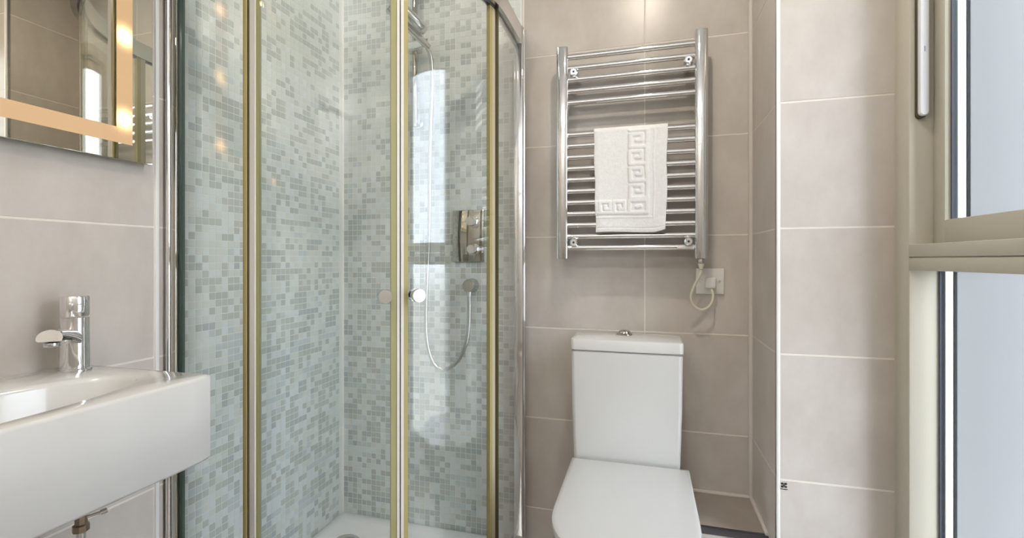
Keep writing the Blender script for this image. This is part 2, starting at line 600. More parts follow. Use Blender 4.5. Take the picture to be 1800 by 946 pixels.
mosaic(wb_, 'x', XM + .006, X_SH - .002, .05, H, YM, -1, lambda x, z: abs(z - 1.05) * 1.3 + abs(x + .62) * .5)
mosaic(wl_, 'y', Y_SH + .002, YM - .005, .05, H, XM, 1, lambda y, z: (y - .99) * 2.0 + abs(z - 1.15) * .45)
b = B(); cyl(b, (XM + .0035, YM - .0035, .05), (XM + .0035, YM - .0035, H), .0055, n=10)
tag(obj('trim_4', b, M['white_trim']), 'white sealant bead in the shower corner between the mosaic walls', 'trim', kind='structure')

# ------------------------------------------------------------------ boxed ledge beside the toilet
lg = thing('pipe_boxing', (0.225, 1.60, 0), 'low tiled ledge with a dark metal edge right of the toilet', 'ledge', kind='structure')
b = B(); box(b, .118, XP - .001, 1.503, YB - .001, 0.0, .299)
obj('core', b, M['grout'], lg)
b = B(); box(b, .116, XP - .006, 1.506, YB - .006, .2995, .3086, .001, 1); obj('tile', b, M['floor_tile'], lg)  # top in darker floor tile, standing in for shade there
b = B(); box(b, .118, XP - .002, 1.494, 1.5028, .0, .289, .001, 1); obj('tile', b, M['tile'], lg)
b = B(); box(b, .116, XP - .002, 1.4925, 1.5058, .290, .3088, .0012, 2); obj('edge_trim', b, M['dark_trim'], lg)
for p0, p1 in (((.118, YB - .003, .3105), (XP - .002, YB - .003, .3105)), ((XP - .004, 1.495, .3105), (XP - .004, YB - .003, .3105))):
    b = B(); cyl(b, p0, p1, .0065, n=8); obj('sealant_bead', b, M['silicone'], lg)

# ------------------------------------------------------------------ window
win = thing('window_1', (XW, .65, 0), 'olive beige framed frosted window filling the right wall', 'window', kind='structure')
WY0, WY1, WZ0, WZ1 = .34, YP - .005, .10, 2.20
XF, YR, XG = .598, 1.335, .660            # frame's room face, its inner reveal, glass plane
XD = .674                                 # outer side of the frame
TRZ0, TRZ1 = 1.066, 1.126                 # transom
def wb(name, x0, x1, y0, y1, z0, z1, m, parent=win, bev=.0015, label=None):
    q = B(); box(q, x0, x1, y0, y1, z0, z1, bev, 2)
    o = obj(name, q, M[m], parent)
    if label: o['label'] = label
    return o
# outer frame: its inner side is the deep pale reveal beside the panes
wb('outer_frame', XF, XD, YR, WY1, WZ0, WZ1, 'paint', bev=.003)
wb('outer_frame', XF, XD, WY0 - .07, WY0, WZ0, WZ1, 'paint')
wb('outer_frame', XF, XD, WY0, YR, WZ1 - .06, WZ1, 'paint')
wb('outer_frame', XF, XD, WY0, YR, WZ0, WZ0 + .08, 'paint')
wb('edge_sealant', XF + .002, XF + .012, WY1 - .001, YP - .0005, 0, H, 'silicone', bev=0)
# transom: two bands with a groove
wb('transom_core', XF + .004, XD, WY0, YR - .001, TRZ0 + .004, TRZ1 - .004, 'paint', bev=0)
wb('transom', XF - .001, XD, WY0, YR + .002, TRZ0, (TRZ0 + TRZ1) / 2 - .001, 'paint', bev=.002)
wb('transom', XF - .001, XD, WY0, YR + .002, (TRZ0 + TRZ1) / 2 + .001, TRZ1, 'paint', bev=.002)
# opening sash
XS = .645
sy0, sy1, sz0, sz1 = WY0 + .004, YR - .002, TRZ1 + .002, WZ1 - .065
sash = wb('sash_stile', XS, XD, 1.290, sy1, sz0, sz1, 'paint')
wb('sash_rail', XS, XD, sy0, 1.290, sz0, sz0 + .052, 'paint', sash)
wb('sash_rail', XS, XD, sy0, 1.290, sz1 - .05, sz1, 'paint', sash)
wb('sash_stile', XS, XD, sy0, sy0 + .05, sz0 + .052, sz1 - .05, 'paint', sash)
def glazing(y_frame, y0, z0, z1, xg, tag_txt):
    """gasket, clear margin, spacer line, frosted pane; y runs towards the viewpoint"""
    ge, gw = .0038, .043
    wb('gasket', xg - .004, xg + .007, y_frame - ge, y_frame, z0, z1, 'gasket', bev=0)
    q = B(); box(q, xg, xg + .006, y_frame - ge - gw, y_frame - ge, z0, z1)
    tag(obj('clear_margin', q, M['clear'], win), 'bright clear glass margin beside the frosted pane')
    wb('spacer_bar', xg - .0005, xg + .007, y_frame - ge - gw - .0045, y_frame - ge - gw, z0, z1, 'gasket', bev=0)
    q = B(); box(q, xg, xg + .006, y0, y_frame - ge - gw - .0045, z0, z1)
    for f in q.faces:
        f.material_index = 1 if f.calc_center_median().x > xg + .005 else 0
    tag(obj('pane', q, [M['frost'], M['clear']], win), tag_txt)
glazing(1.290, sy0 + .05, sz0 + .052, sz1 - .05, XG, 'upper frosted pane')
glazing(YR, WY0, WZ0 + .08, TRZ0, XG, 'lower frosted pane')
# long handle bar on the reveal, facing the viewpoint
def stadium(xc, z0, z1, r, y, n=10):
    pts = []
    for k in range(n + 1):
        a = math.pi + math.pi * k / n
        pts.append((xc + r * math.cos(a), y, z0 + r + r * math.sin(a)))
    for k in range(n + 1):
        a = math.pi * k / n
        pts.append((xc + r * math.cos(a), y, z1 - r + r * math.sin(a)))
    return pts
def stadium_plate(bm, xc, z0, z1, r, ya, yb_, bev):
    rings(bm, [stadium(xc, z0, z1, r, ya), stadium(xc, z0, z1, r, yb_ + bev), stadium(xc, z0 + bev, z1 - bev, r - bev, yb_)])
hb = B(); stadium_plate(hb, .6205, 1.424, 2.06, .0096, YR - .008, YR - .018, .0022)
hd = tag(obj('window_handle', hb, M['handle'], win), 'long silver handle bar on the window reveal')
hb = B(); stadium_plate(hb, .6185, 1.420, 2.064, .0098, YR - .0005, YR - .0085, .001)
obj('shadow_plate', hb, M['rubber'], hd)  # dark plate shifted left of the bar, stands in for its shadow
hb = B(); box(hb, .6194, .6216, YR - .0184, YR - .0178, 1.572, 1.584); obj('button', hb, M['steel_trim'], hd)
# the wall round the window
rw = tag(obj('wall_right', box(B(), XW, XW + .25, YF - .12, WY0 - .07, -.009, H), M['ceiling']), 'plain wall right of the viewpoint beside the window', 'wall', kind='structure')
for z0, z1 in ((-.009, WZ0), (WZ1, H)):
    obj('window_surround', box(B(), XW, XW + .138, WY0 - .07, YP + .0005, z0, z1), M['ceiling'], rw)
obj('window_reveal', box(B(), XD + .0005, .741, 1.392, YP + .0005, TRZ0, WZ1), M['white_trim'], rw)
obj('window_reveal', box(B(), XD + .0005, .714, 1.392, YP + .0005, WZ0, TRZ0 - .0005), M['white_trim'], rw)
# the house's own outside wall seen through the panes
wo_ = tag(obj('wall_outside', box(B(), .7425, 6.0, YP - .012, YP + .35, -.5, 7.0), M['render']), 'grey outside wall behind the frosted window, with an added sky blocking side wall', 'wall', kind='structure')
obj('wall_section', box(B(), .7425, 1.36, WY0 - .35, WY0 - .01, -.5, 7.0), M['render'], wo_)  # added wall, out of view, keeps oblique sky light off the pier

# ------------------------------------------------------------------ door behind the viewpoint
dr = thing('door_1', (-.25, YF, 0), 'white door frame of the open doorway behind the viewpoint', 'door', kind='structure')
for x0, x1, z0, z1 in ((-.72, -.66, 0, 2.07), (.16, .22, 0, 2.07), (-.66, .16, 2.01, 2.07)):
    obj('door_frame', box(B(), x0, x1, YF - .13, YF + .012, z0, z1, .003), M['door_white'], dr)

# ------------------------------------------------------------------ ceiling downlights
dl_spots = [(0.0, .92, 'nearest the radiator'), (-.60, -.20, 'nearest the mirror side'), (-.86, 1.28, 'added above the shower for brighter mosaic')]  # the shower one is an unseen lamp, added to lift the mosaic
for x, y, where in dl_spots:
    d = thing('downlight', (x, y, H), 'round chrome recessed downlight in the white ceiling, ' + where, 'light', 'ceiling downlights')
    q = B(); lathe(q, (x, y, H), (0, 0, -1), [(0, .030), (0, .043), (.003, .043), (.006, .040), (.006, .031), (.001, .030)], 32)
    obj('bezel', q, M['chrome'], d)
    q = B(); lathe(q, (x, y, H), (0, 0, -1), [(0, .029), (.002, .029), (.0035, .02), (.004, .001)], 24)
    obj('lens', q, M['lamp'], d)
    a = area('downlight_lamp', (x, y, H - .012), (0, 0, 0), .05, .05, 7.5 if y != 1.28 else 1.3, (1.0, .90, .76), 'DISK')

# ------------------------------------------------------------------ shower enclosure (quadrant)
TZ = .055                                 # tray top
EZ1 = 1.935                               # top of the header rail
RC = Vector((-.955, 1.475)); RR = .51
def arc_pt(a, r=RR):
    """a in degrees from the front straight (0) to the right straight (90)"""
    return (RC.x + r * math.sin(R(a)), RC.y - r * math.cos(R(a)))
def plan(r_off=0.0, n=40, a0=0, a1=90, lead=None, tail=None):
    pts = []
    if lead is not None: pts.append((lead, RC.y - RR - r_off))
    pts += [arc_pt(a0 + (a1 - a0) * k / n, RR + r_off) for k in range(n + 1)]
    if tail is not None: pts.append((RC.x + RR + r_off, tail))
    return pts
def curved_wall(bm, path_out, path_in, z0, z1):
    loop = path_out + path_in[::-1]
    v0 = [bm.verts.new((p[0], p[1], z0)) for p in loop]
    v1 = [bm.verts.new((p[0], p[1], z1)) for p in loop]
    n = len(loop)
    for i in range(n):
        j = (i + 1) % n
        bm.faces.new((v0[i], v0[j], v1[j], v1[i]))
    h = n // 2
    for i in range(h - 1):
        bm.faces.new((v0[i], v0[n - 1 - i], v0[n - 2 - i], v0[i + 1]))
        bm.faces.new((v1[i], v1[i + 1], v1[n - 2 - i], v1[n - 1 - i]))
    return bm
enc = thing('shower_enclosure', (-.80, 1.3, TZ), 'curved glass shower enclosure with chrome rails and yellowed door seals', 'shower enclosure')
xl, yb = XL + .002, YM - .002
# header and bottom rail
for nm, z0, z1 in (('header_rail', EZ1 - .06, EZ1), ('bottom_rail', TZ + .001, TZ + .035)):
    q = B(); curved_wall(q, plan(.014, lead=xl + .034, tail=yb - .030), plan(-.020, lead=xl + .034, tail=yb - .030), z0, z1)
    rail = obj(nm, q, M['satin'], enc, 30)
    if nm == 'header_rail':
        q = B(); curved_wall(q, plan(-.002, lead=xl + .034, tail=yb - .030), plan(-.010, lead=xl + .034, tail=yb - .030), z0 - .006, z0 + .001)
        obj('track_lip', q, M['dark_trim'], rail)
# wall profiles
def profile(name, pieces):
    main = None
    for x0, x1, y0, y1, m in pieces:
        q = B(); box(q, x0, x1, y0, y1, TZ, EZ1 + .004, .002, 2)
        o = obj(name if main is None else 'profile_rib', q, M[m], enc if main is None else main)
        main = main or o
    return main
yf = RC.y - RR; xs = RC.x + RR
p = profile('wall_profile', [(xl, xl + .036, yf - .013, yf + .014, 'dark_chrome')])
q = B(); cyl(q, (xl + .010, yf - .012, TZ), (xl + .010, yf - .012, EZ1), .0065, n=14); obj('profile_rib', q, M['chrome'], p)
p = profile('wall_profile', [(xs - .016, xs + .016, yb - .034, yb, 'chrome')])
q = B(); cyl(q, (xs + .015, yb - .006, TZ), (xs + .015, yb - .006, EZ1), .006, n=14); obj('profile_rib', q, M['chrome'], p)
q = B(); cyl(q, (xs + .012, yb - .026, TZ), (xs + .012, yb - .026, EZ1), .006, n=14); obj('profile_rib', q, M['satin'], p)
GZ0, GZ1 = TZ + .03, EZ1 - .05
# fixed panes (outer line)
def pane_box(name, x0, x1, y0, y1):
    q = B(); box(q, x0, x1, y0, y1, GZ0, GZ1)
    return obj(name, q, M['glass'], enc)
fp1 = pane_box('fixed_pane', xl + .030, -.958, yf - .003, yf + .003)
q = B(); box(q, xl + .0365, xl + .046, yf - .004, yf + .004, GZ0, GZ1); obj('glass_edge', q, M['green_edge'], fp1)
q = B(); box(q, -.964, -.952, yf - .006, yf + .006, GZ0, GZ1, .002); obj('edge_seal', q, M['gold_seal'], fp1)
q = B(); box(q, -.952, -.9497, yf - .004, yf + .004, GZ0, GZ1); obj('edge_gap', q, M['rubber'], fp1)
q = B(); curved_wall(q, [(xs + .003, yb - .03), (xs + .003, 1.475)] + [arc_pt(a, RR + .003) for a in (88.5, 86.5, 84.2)], [(xs - .003, yb - .03), (xs - .003, 1.475)] + [arc_pt(a, RR - .003) for a in (88.5, 86.5, 84.2)], GZ0, GZ1)
fp2 = obj('fixed_pane', q, M['glass'], enc)
def stile(parent, name, a, w_deg, r0, r1, m):
    q = B(); curved_wall(q, [arc_pt(a + w_deg * k / 3, r1) for k in range(4)], [arc_pt(a + w_deg * k / 3, r0) for k in range(4)], GZ0, GZ1)
    return obj(name, q, M[m], parent, 60)
stile(fp2, 'edge_gap', 83.4, .9, RR - .006, RR + .005, 'rubber')
# sliding doors (inner line)
RD = RR - .009
def door(a0, a1):
    q = B(); n = 30
    curved_wall(q, [arc_pt(a0 + (a1 - a0) * k / n, RD + .003) for k in range(n + 1)], [arc_pt(a0 + (a1 - a0) * k / n, RD - .003) for k in range(n + 1)], GZ0 + .004, GZ1 - .004)
    return obj('door_panel', q, M['glass'], enc, 60)
AM = 43.0
d1 = door(1.0, AM - 2.0); d2 = door(AM + 1.6, 81.0)
stile(d1, 'edge_seal', .75, 1.75, RD - .006, RD + .010, 'clear_seal')
stile(d1, 'edge_seal', 2.5, .8, RD - .005, RD + .005, 'olive_seal')
stile(d1, 'edge_seal', AM - 2.6, 1.7, RD - .005, RD + .005, 'olive_seal')
stile(d1, 'meeting_strip', AM - .9, .8, RD - .006, RD + .007, 'clear_seal')
stile(d1, 'meeting_gap', AM - .1, .35, RD - .003, RD + .003, 'gasket')
stile(d2, 'meeting_strip', AM + .25, .85, RD - .006, RD + .007, 'clear_seal')
stile(d2, 'edge_seal', AM + 1.1, 1.3, RD - .005, RD + .005, 'gold_seal')
stile(d2, 'edge_seal', 79.3, 1.8, RD - .006, RD + .006, 'gold_seal')
stile(d2, 'edge_seal', 81.1, 2.2, RD - .006, RD + .006, 'cream_seal')
# door knobs
for dd, a in ((d1, AM - 4.6), (d2, AM + 4.6)):
    c = arc_pt(a, RD + .004); nrm = Vector((math.sin(R(a)), -math.cos(R(a)), 0))
    q = B(); lathe(q, Vector((c[0], c[1], .998)), nrm, [(0, .013), (.004, .013), (.005, .009), (.014, .009), (.016, .0165), (.018, .0175), (.030, .0175), (.032, .0165), (.032, .001)], 28)
    k = obj('door_knob', q, M['chrome'], dd)
    ci = arc_pt(a, RD - .004)
    q = B(); lathe(q, Vector((ci[0], ci[1], .998)), -nrm, [(0, .016), (.012, .016), (.014, .013), (.014, .001)], 24)
    obj('inner_knob', q, M['chrome'], k)

# ------------------------------------------------------------------ shower tray
def quad_outline(off, n=24):
    """tray outline shrunk by off"""
    x0, y1 = XM + .003 + off, YM - .003 - off
    r = RR + .03 - off
    pts = [(x0, y1), (x0, RC.y - r)]
    pts += [(RC.x + r * math.sin(R(90) * k / n), RC.y - r * math.cos(R(90) * k / n)) for k in range(n + 1)]
    pts += [(RC.x + r, y1)]
    return pts
tr = thing('shower_tray', (-.85, 1.35, 0), 'white low shower tray with a rounded front in the mosaic corner', 'shower tray')
q = B()
rings(q, [[(x, y, z) for x, y in quad_outline(o)] for o, z in ((0, 0.001), (0, .046), (.003, .052), (.008, TZ), (.045, TZ), (.052, TZ - .002), (.075, .028), (.10, .022), (.22, .018))])
obj('basin', q, M['tray'], tr)
q = B(); lathe(q, (-1.088, 1.556, .019), (0, 0, 1), [(0, .054), (.008, .054), (.013, .047), (.016, .02), (.016, .001)], 36)
obj('drain_cover', q, M['satin'], tr)

# ------------------------------------------------------------------ shower fittings
vx0, vx1, vz0, vz1 = -.711, -.585, 1.082, 1.279
vl = thing('shower_valve', (-.648, YM, 1.18), 'square polished thermostatic valve plate with two chrome knobs on the mosaic', 'shower valve')
q = B(); box(q, vx0, vx1, YM - .012, YM - .002, vz0, vz1, .003, 2); obj('plate', q, M['dark_chrome'], vl)
for z, x in ((1.232, -.622), (1.130, -.618)):
    q = B(); lathe(q, (x, YM - .012, z), (0, -1, 0), [(0, .020), (.006, .020), (.008, .0145), (.024, .0145), (.026, .017), (.050, .017), (.053, .015), (.053, .001)], 28)
    k = obj('valve_knob', q, M['chrome'], vl)
    q = B(); cyl(q, (x, YM - .05, z + .010), (x + .028, YM - .055, z + .010), .0042, n=12, bev=.001)
    obj('lever', q, M['chrome'], k)
el = thing('hose_outlet', (-.634, YM, .993), 'round chrome wall outlet where the shower hose starts below the valve plate', 'hose outlet')
q = B(); lathe(q, (-.634, YM - .002, .993), (0, -1, 0), [(0, .027), (.004, .027), (.010, .024), (.034, .022), (.044, .024), (.048, .021), (.048, .001)], 30); obj('rosette', q, M['satin'], el)
q = B(); cyl(q, (-.632, YM - .038, .985), (-.632, YM - .042, .952), .0095, .0085, 18, .0015); obj('hose_nut', q, M['chrome'], el)
q = B()
hp = smooth_path([(-.632, 1.664, .955), (-.630, 1.660, .90), (-.631, 1.656, .84), (-.641, 1.650, .775), (-.673, 1.645, .713), (-.724, 1.642, .680), (-.770, 1.645, .706), (-.797, 1.650, .781), (-.804, 1.655, .889), (-.798, 1.655, 1.04),
                  (-.790, 1.655, 1.213), (-.786, 1.652, 1.428), (-.777, 1.645, 1.643), (-.768, 1.635, 1.76), (-.765, 1.615, 1.84), (-.774, 1.597, 1.875)], 18)
tube(q, hp, .0066, 12, lambda i: .0080 if i % 2 else .0073)
hs_ = tag(obj('shower_hose', q, M['satin'], None, 60), 'flexible silver shower hose looping down the mosaic wall', 'hose')
rr_ = thing('riser_rail', (-.858, YM, 1.6), 'chrome slide rail for the hand shower on the mosaic back wall', 'shower rail')
q = B(); cyl(q, (-.852, 1.660, 1.60), (-.852, 1.660, 2.16), .0105, n=20, bev=.002); obj('rail', q, M['dark_chrome'], rr_)
for z in (1.62, 2.14):
    q = B(); lathe(q, (-.852, YM - .002, z), (0, -1, 0), [(0, .017), (.010, .017), (.012, .012), (.046, .012), (.05, .010), (.05, .001)], 20); obj('rail_bracket', q, M['chrome'], rr_)
q = B(); box(q, -.885, -.826, 1.636, 1.680, 1.884, 1.922, .008, 3)
sl = obj('slider', q, M['satin'], rr_)
q = B(); cyl(q, (-.900, 1.640, 1.902), (-.766, 1.606, 1.890), .0155, .0150, 20, .003); obj('handset_holder', q, M['chrome'], sl)
hsn = thing('hand_shower', (-.80, 1.58, 1.90), 'chrome hand shower tilted in its slider above the hose', 'hand shower')
hA, hB_ = Vector((-.764, 1.602, 1.868)), Vector((-.868, 1.488, 1.972))
hd_ = hB_ - hA
q = B(); tube(q, [hA + hd_ * t for t in np.linspace(0, 1, 14)], .012, 16, lambda i: .0115 + .003 * min(1, i / 9)); obj('handle', q, M['satin'], hsn)
# the broad head lies along the handle's upper side
dn = hd_.normalized()
vw = Vector((-.45, .86, .42)); wv = (vw - dn * vw.dot(dn)).normalized(); nv = wv.cross(dn)
if nv.z < 0: nv = -nv
c0 = hA + dn * .042 + nv * .031
hl = []
for t, ww, tt in ((0, .010, .008), (.005, .026, .016), (.018, .040, .021), (.06, .048, .022), (.11, .050, .022), (.148, .040, .021), (.162, .026, .016), (.168, .010, .008)):
    cc = c0 + dn * t
    hl.append([cc + wv * (ww * math.cos(2 * math.pi * k / 24)) + nv * (tt * math.copysign(abs(math.sin(2 * math.pi * k / 24)) ** .6, math.sin(2 * math.pi * k / 24))) for k in range(24)])
q = B(); rings(q, hl); obj('spray_head', q, M['satin'], hsn)

# ------------------------------------------------------------------ lit mirror
my0, my1, mz0, mz1 = .18, .900, 1.3245, 2.04
mr = thing('lit_mirror', (XL, .54, mz0), 'wall mirror with a warm glowing frosted band above the basin', 'mirror')
obj('back_box', box(B(), XL + .001, XL + .020, my0 + .03, my1 - .02, mz0 + .012, mz1 - .02, .002), M['satin'], mr)
q = B(); box(q, XL + .022, XL + .028, my0, my1, mz0, mz1, .0012, 2)
for f in q.faces: f.material_index = 0 if f.normal.x > .9 else 1
bm_tmp = q
for f in bm_tmp.faces:
    f.normal_update(); f.material_index = 0 if abs(f.normal.x) > .9 and f.calc_center_median().x > XL + .025 else 1
mp_ = obj('mirror_glass', q, [M['mirror'], M['mirror_edge']], mr, 1)
xf = XL + .0283
for y0, y1, z0, z1 in ((.816, .851, 1.363, 2.0), (my0 + .05, .8159, 1.363, 1.399), (my0 + .05, .8159, 1.965, 2.0)):
    obj('light_band', box(B(), xf - .001, xf + .0006, y0, y1, z0, z1), M['band'], mr)

# ------------------------------------------------------------------ wash basin
bx0, bx1, by0, by1, bz0, bz1 = XL + .0015, -.834, .135, .758, .691, .861
N_ = 128
cxb, cyb = -.985, .40
def rect_ring(off, z):
    """rounded rectangle sampled by angle so that it pairs with the oval"""
    hx, hy = (bx1 - bx0) / 2 - off, (by1 - by0) / 2 - off
    cx, cy = (bx0 + bx1) / 2, (by0 + by1) / 2
    r = max(.012 - off, .003)
    out = []
    for k in range(N_):
        a = 2 * math.pi * k / N_
        # ray from the oval's centre in parameter space
        dx, dy = math.cos(a), math.sin(a)
        px_, py_ = cxb + .11 * dx, cyb + .27 * dy
        d = Vector((px_ - cxb, py_ - cyb)).normalized()
        t = 1e9
        for (den, lo, hi, c0) in ((d.x, cx - hx, cx + hx, cxb), (d.y, cy - hy, cy + hy, cyb)):
            if abs(den) > 1e-9:
                t = min(t, max((lo - c0) / den, (hi - c0) / den))
        x, y = cxb + d.x * t, cyb + d.y * t
        # round the corner
        qx, qy = x - cx, y - cy
        ex, ey = abs(qx) - (hx - r), abs(qy) - (hy - r)
        if ex > 0 and ey > 0:
            l = math.hypot(ex, ey)
            ex, ey = ex / l * r, ey / l * r
            x = cx + math.copysign(hx - r + ex, qx); y = cy + math.copysign(hy - r + ey, qy)
        out.append((x, y, z))
    return out
def oval_ring(k_, z, sh=0.0):
    out = []
    for k in range(N_):
        a = 2 * math.pi * k / N_
        c, s = math.cos(a), math.sin(a)
        e = 2 / 2.35
        out.append((cxb + sh + (.112 * k_) * math.copysign(abs(c) ** e, c), cyb + (.300 - .112 * (1 - k_)) * (1 if k_ > .3 else k_ / .3) * math.copysign(abs(s) ** e, s), z))
    return out
wbn = thing('wash_basin', ((bx0 + bx1) / 2, (by0 + by1) / 2, bz0), 'white rectangular wall hung wash basin with an oval bowl', 'basin')
q = B()
rings(q, [rect_ring(.02, bz0), rect_ring(.004, bz0 + .002), rect_ring(.0, bz0 + .008), rect_ring(0, bz1 - .006), rect_ring(.0017, bz1 - .0017), rect_ring(.006, bz1),
          oval_ring(1.035, bz1), oval_ring(1.0, bz1 - .002), oval_ring(.965, bz1 - .010), oval_ring(.90, bz1 - .045), oval_ring(.80, bz1 - .080), oval_ring(.62, bz1 - .100), oval_ring(.35, bz1 - .108), oval_ring(.10, bz1 - .110)])
obj('bowl', q, M['ceramic'], wbn, 50)
q = B(); lathe(q, (cxb, cyb, bz1 - .1105), (0, 0, 1), [(0, .030), (.003, .030), (.006, .026), (.007, .001)], 28); obj('waste_cap', q, M['chrome'], wbn)
# tap
tx, ty = -1.138, .706
tp = thing('basin_tap', (tx, ty, bz1), 'chrome single lever mixer tap at the corner of the white basin', 'tap')
z0 = bz1 + .0003
q = B(); lathe(q, (tx, ty, z0), (0, 0, 1), [(0, .0275), (.004, .0275), (.006, .0245), (.110, .0235), (.111, .001)], 40); obj('body', q, M['chrome'], tp)
q = B(); lathe(q, (tx, ty, z0 + .1125), (0, 0, 1), [(0, .0225), (.002, .0240), (.040, .0240), (.042, .0225), (.042, .001)], 40); lv = obj('lever_cap', q, M['chrome'], tp)
q = B(); cyl(q, (tx + .014, ty - .014, z0 + .138), (tx + .028, ty - .026, z0 + .1385), .0035, .003, 12, .001); obj('lever', q, M['chrome'], lv)
# open flat spout
sp0, sp1 = Vector((tx, ty, z0 + .062)), Vector((-1.076, .626, z0 + .092))
sd = (sp1 - sp0); sa = Vector((sd.y, -sd.x, 0)).normalized(); su = sa.cross(sd.normalized())
if su.z < 0: su = -su
loops = []
for t in np.linspace(.1, 1, 12):
    c = sp0 + sd * t
    w = .0185 + .0015 * t; hh = .0200 * (1 - .22 * t)
    ring = []
    for k in range(20):
        a = 2 * math.pi * k / 20
        y_, z_ = math.cos(a) * w, math.sin(a) * hh
        if z_ < -hh * .45: z_ = -hh * .45
        ring.append(c + sa * y_ + su * z_ - Vector((0, 0, .010 * t * t)))
    loops.append(ring)
q = B(); rings(q, loops); spt = obj('spout', q, M['chrome'], tp)
q = B(); c = sp0 + sd * .90 - Vector((0, 0, .0165)); cyl(q, c, c - Vector((0, 0, .008)), .0125, n=20, bev=.001); obj('aerator', q, M['satin'], spt)
# waste and supply pipes under the basin
wp2 = thing('waste_pipe', (-1.05, .50, .5), 'chrome waste and supply pipes under the white basin', 'pipe')
q = B(); cyl(q, (-1.06, .50, .40), (-1.06, .50, .6905), .022, n=20); obj('tail_pipe', q, M['chrome'], wp2)
for yy, xx in ((.600, -1.09), (.668, -1.06)):
    q = B(); cyl(q, (xx, yy, .10), (xx, yy, .6905), .0075, n=14); sp_ = obj('supply_pipe', q, M['chrome'], wp2)
    q = B(); lathe(q, (xx, yy, .560), (0, 0, 1), [(0, .010), (.002, .0135), (.014, .0135), (.016, .010), (.034, .010), (.036, .0135), (.050, .0135), (.052, .010)], 8); vv = obj('isolating_valve', q, M['brass'], sp_)
q = B(); cyl(q, (-1.06, .668, .585), (-1.040, .696, .589), .003, n=10); obj('valve_stem', q, M['chrome'], wp2)
q = B(); cyl(q, (-1.043, .692, .588), (-1.037, .700, .590), .0055, n=12); obj('valve_knob', q, M['chrome'], wp2)

# ------------------------------------------------------------------ toilet
tl = thing('toilet', (-.0515, 1.35, 0), 'white close coupled toilet with a closed flat lid', 'toilet')
cx0, cx1, cyf = -.2345, .1115, 1.527
q = B()
def cis_ring(z, inset, yfr):
    x0, x1, y0, y1, r = cx0 + inset, cx1 - inset, yfr, YB - .004, .014
    pts = []
    for (px_, py_, a0) in ((x1 - r, y0 + r, -90), (x1 - .004, y1 - .004, 0), (x0 + .004, y1 - .004, 90), (x0 + r, y0 + r, 180)):
        rr2 = r if py_ < 1.6 else .004
        for k in range(6):
            a = R(a0 + 90 * k / 5)
            pts.append((px_ + rr2 * math.cos(a), py_ + rr2 * math.sin(a), z))
    return pts
rings(q, [cis_ring(.40, .014, cyf + .010), cis_ring(.46, .009, cyf + .006), cis_ring(.62, .004, cyf + .002), cis_ring(.795, .002, cyf + .001), cis_ring(.7985, .006, cyf + .005)])
obj('cistern', q, M['ceramic'], tl)
q = B(); rings(q, [cis_ring(.8005, .004, cyf + .003), cis_ring(.8035, 0, cyf - .0015), cis_ring(.8315, 0, cyf - .0015), cis_ring(.8355, .0015, cyf), cis_ring(.8375, .005, cyf + .004)])
cl = obj('cistern_lid', q, M['ceramic'], tl)
q = B(); lathe(q, (-.069, 1.655, .8375), (0, 0, 1), [(0, .026), (.004, .026), (.006, .023), (.0065, .021), (.012, .0185), (.0150, .011), (.016, .001)], 32); fb = obj('flush_button', q, M['dark_chrome'], cl)
q = B(); box(q, -.0695, -.0685, 1.637, 1.673, .8495, .8538); obj('button_split', q, M['gasket'], fb)
def d_ring(z, off, yb_=1.522, yf_=1.012, x0=-.2275, x1=.1265, ys=1.21, n=28):
    hx = (x1 - x0) / 2 - off; cx = (x0 + x1) / 2
    pts = [(cx + hx, yb_ - off, z)]
    L_ = ys - yf_ - off
    for k in range(n + 1):
        a = math.pi * k / n
        c, s = math.cos(a), math.sin(a); e = 2 / 2.3
        pts.append((cx + hx * math.copysign(abs(c) ** e, c), ys - L_ * abs(s) ** e, z))
    pts.append((cx - hx, yb_ - off, z))
    return pts
q = B(); rings(q, [d_ring(.4405, .006), d_ring(.4415, .001), d_ring(.453, .0), d_ring(.4575, .0015), d_ring(.4592, .005), d_ring(.4600, .012), d_ring(.4606, .05)])
obj('seat_lid', q, M['seat'], tl, 30)
q = B(); rings(q, [d_ring(.4225, .009, yf_=1.02), d_ring(.4235, .005, yf_=1.02), d_ring(.4375, .004, yf_=1.02), d_ring(.4392, .008, yf_=1.02)])
obj('seat', q, M['seat'], tl, 30)
q = B()
rings(q, [d_ring(.0, .075, 1.494, 1.16, ys=1.30), d_ring(.06, .072, 1.494, 1.15, ys=1.29), d_ring(.20, .055, 1.494, 1.11, ys=1.26), d_ring(.31, .022, 1.494, 1.05), d_ring(.37, .006, 1.494, 1.03), d_ring(.40, .004, 1.494, 1.028), d_ring(.4185, .005, 1.494, 1.028), d_ring(.4215, .010, 1.494, 1.03)])
pn = obj('pan', q, M['ceramic'], tl, 50)
q = B(); box(q, cx0 + .05, cx1 - .05, 1.47, 1.60, .33, .42, .012, 3); obj('pan_shelf', q, M['ceramic'], tl)
for x in (-.13, .03):
    q = B(); cyl(q, (x - .02, 1.513, .4305), (x + .02, 1.513, .4305), .0075, n=16, bev=.001); obj('hinge', q, M['chrome'], tl)

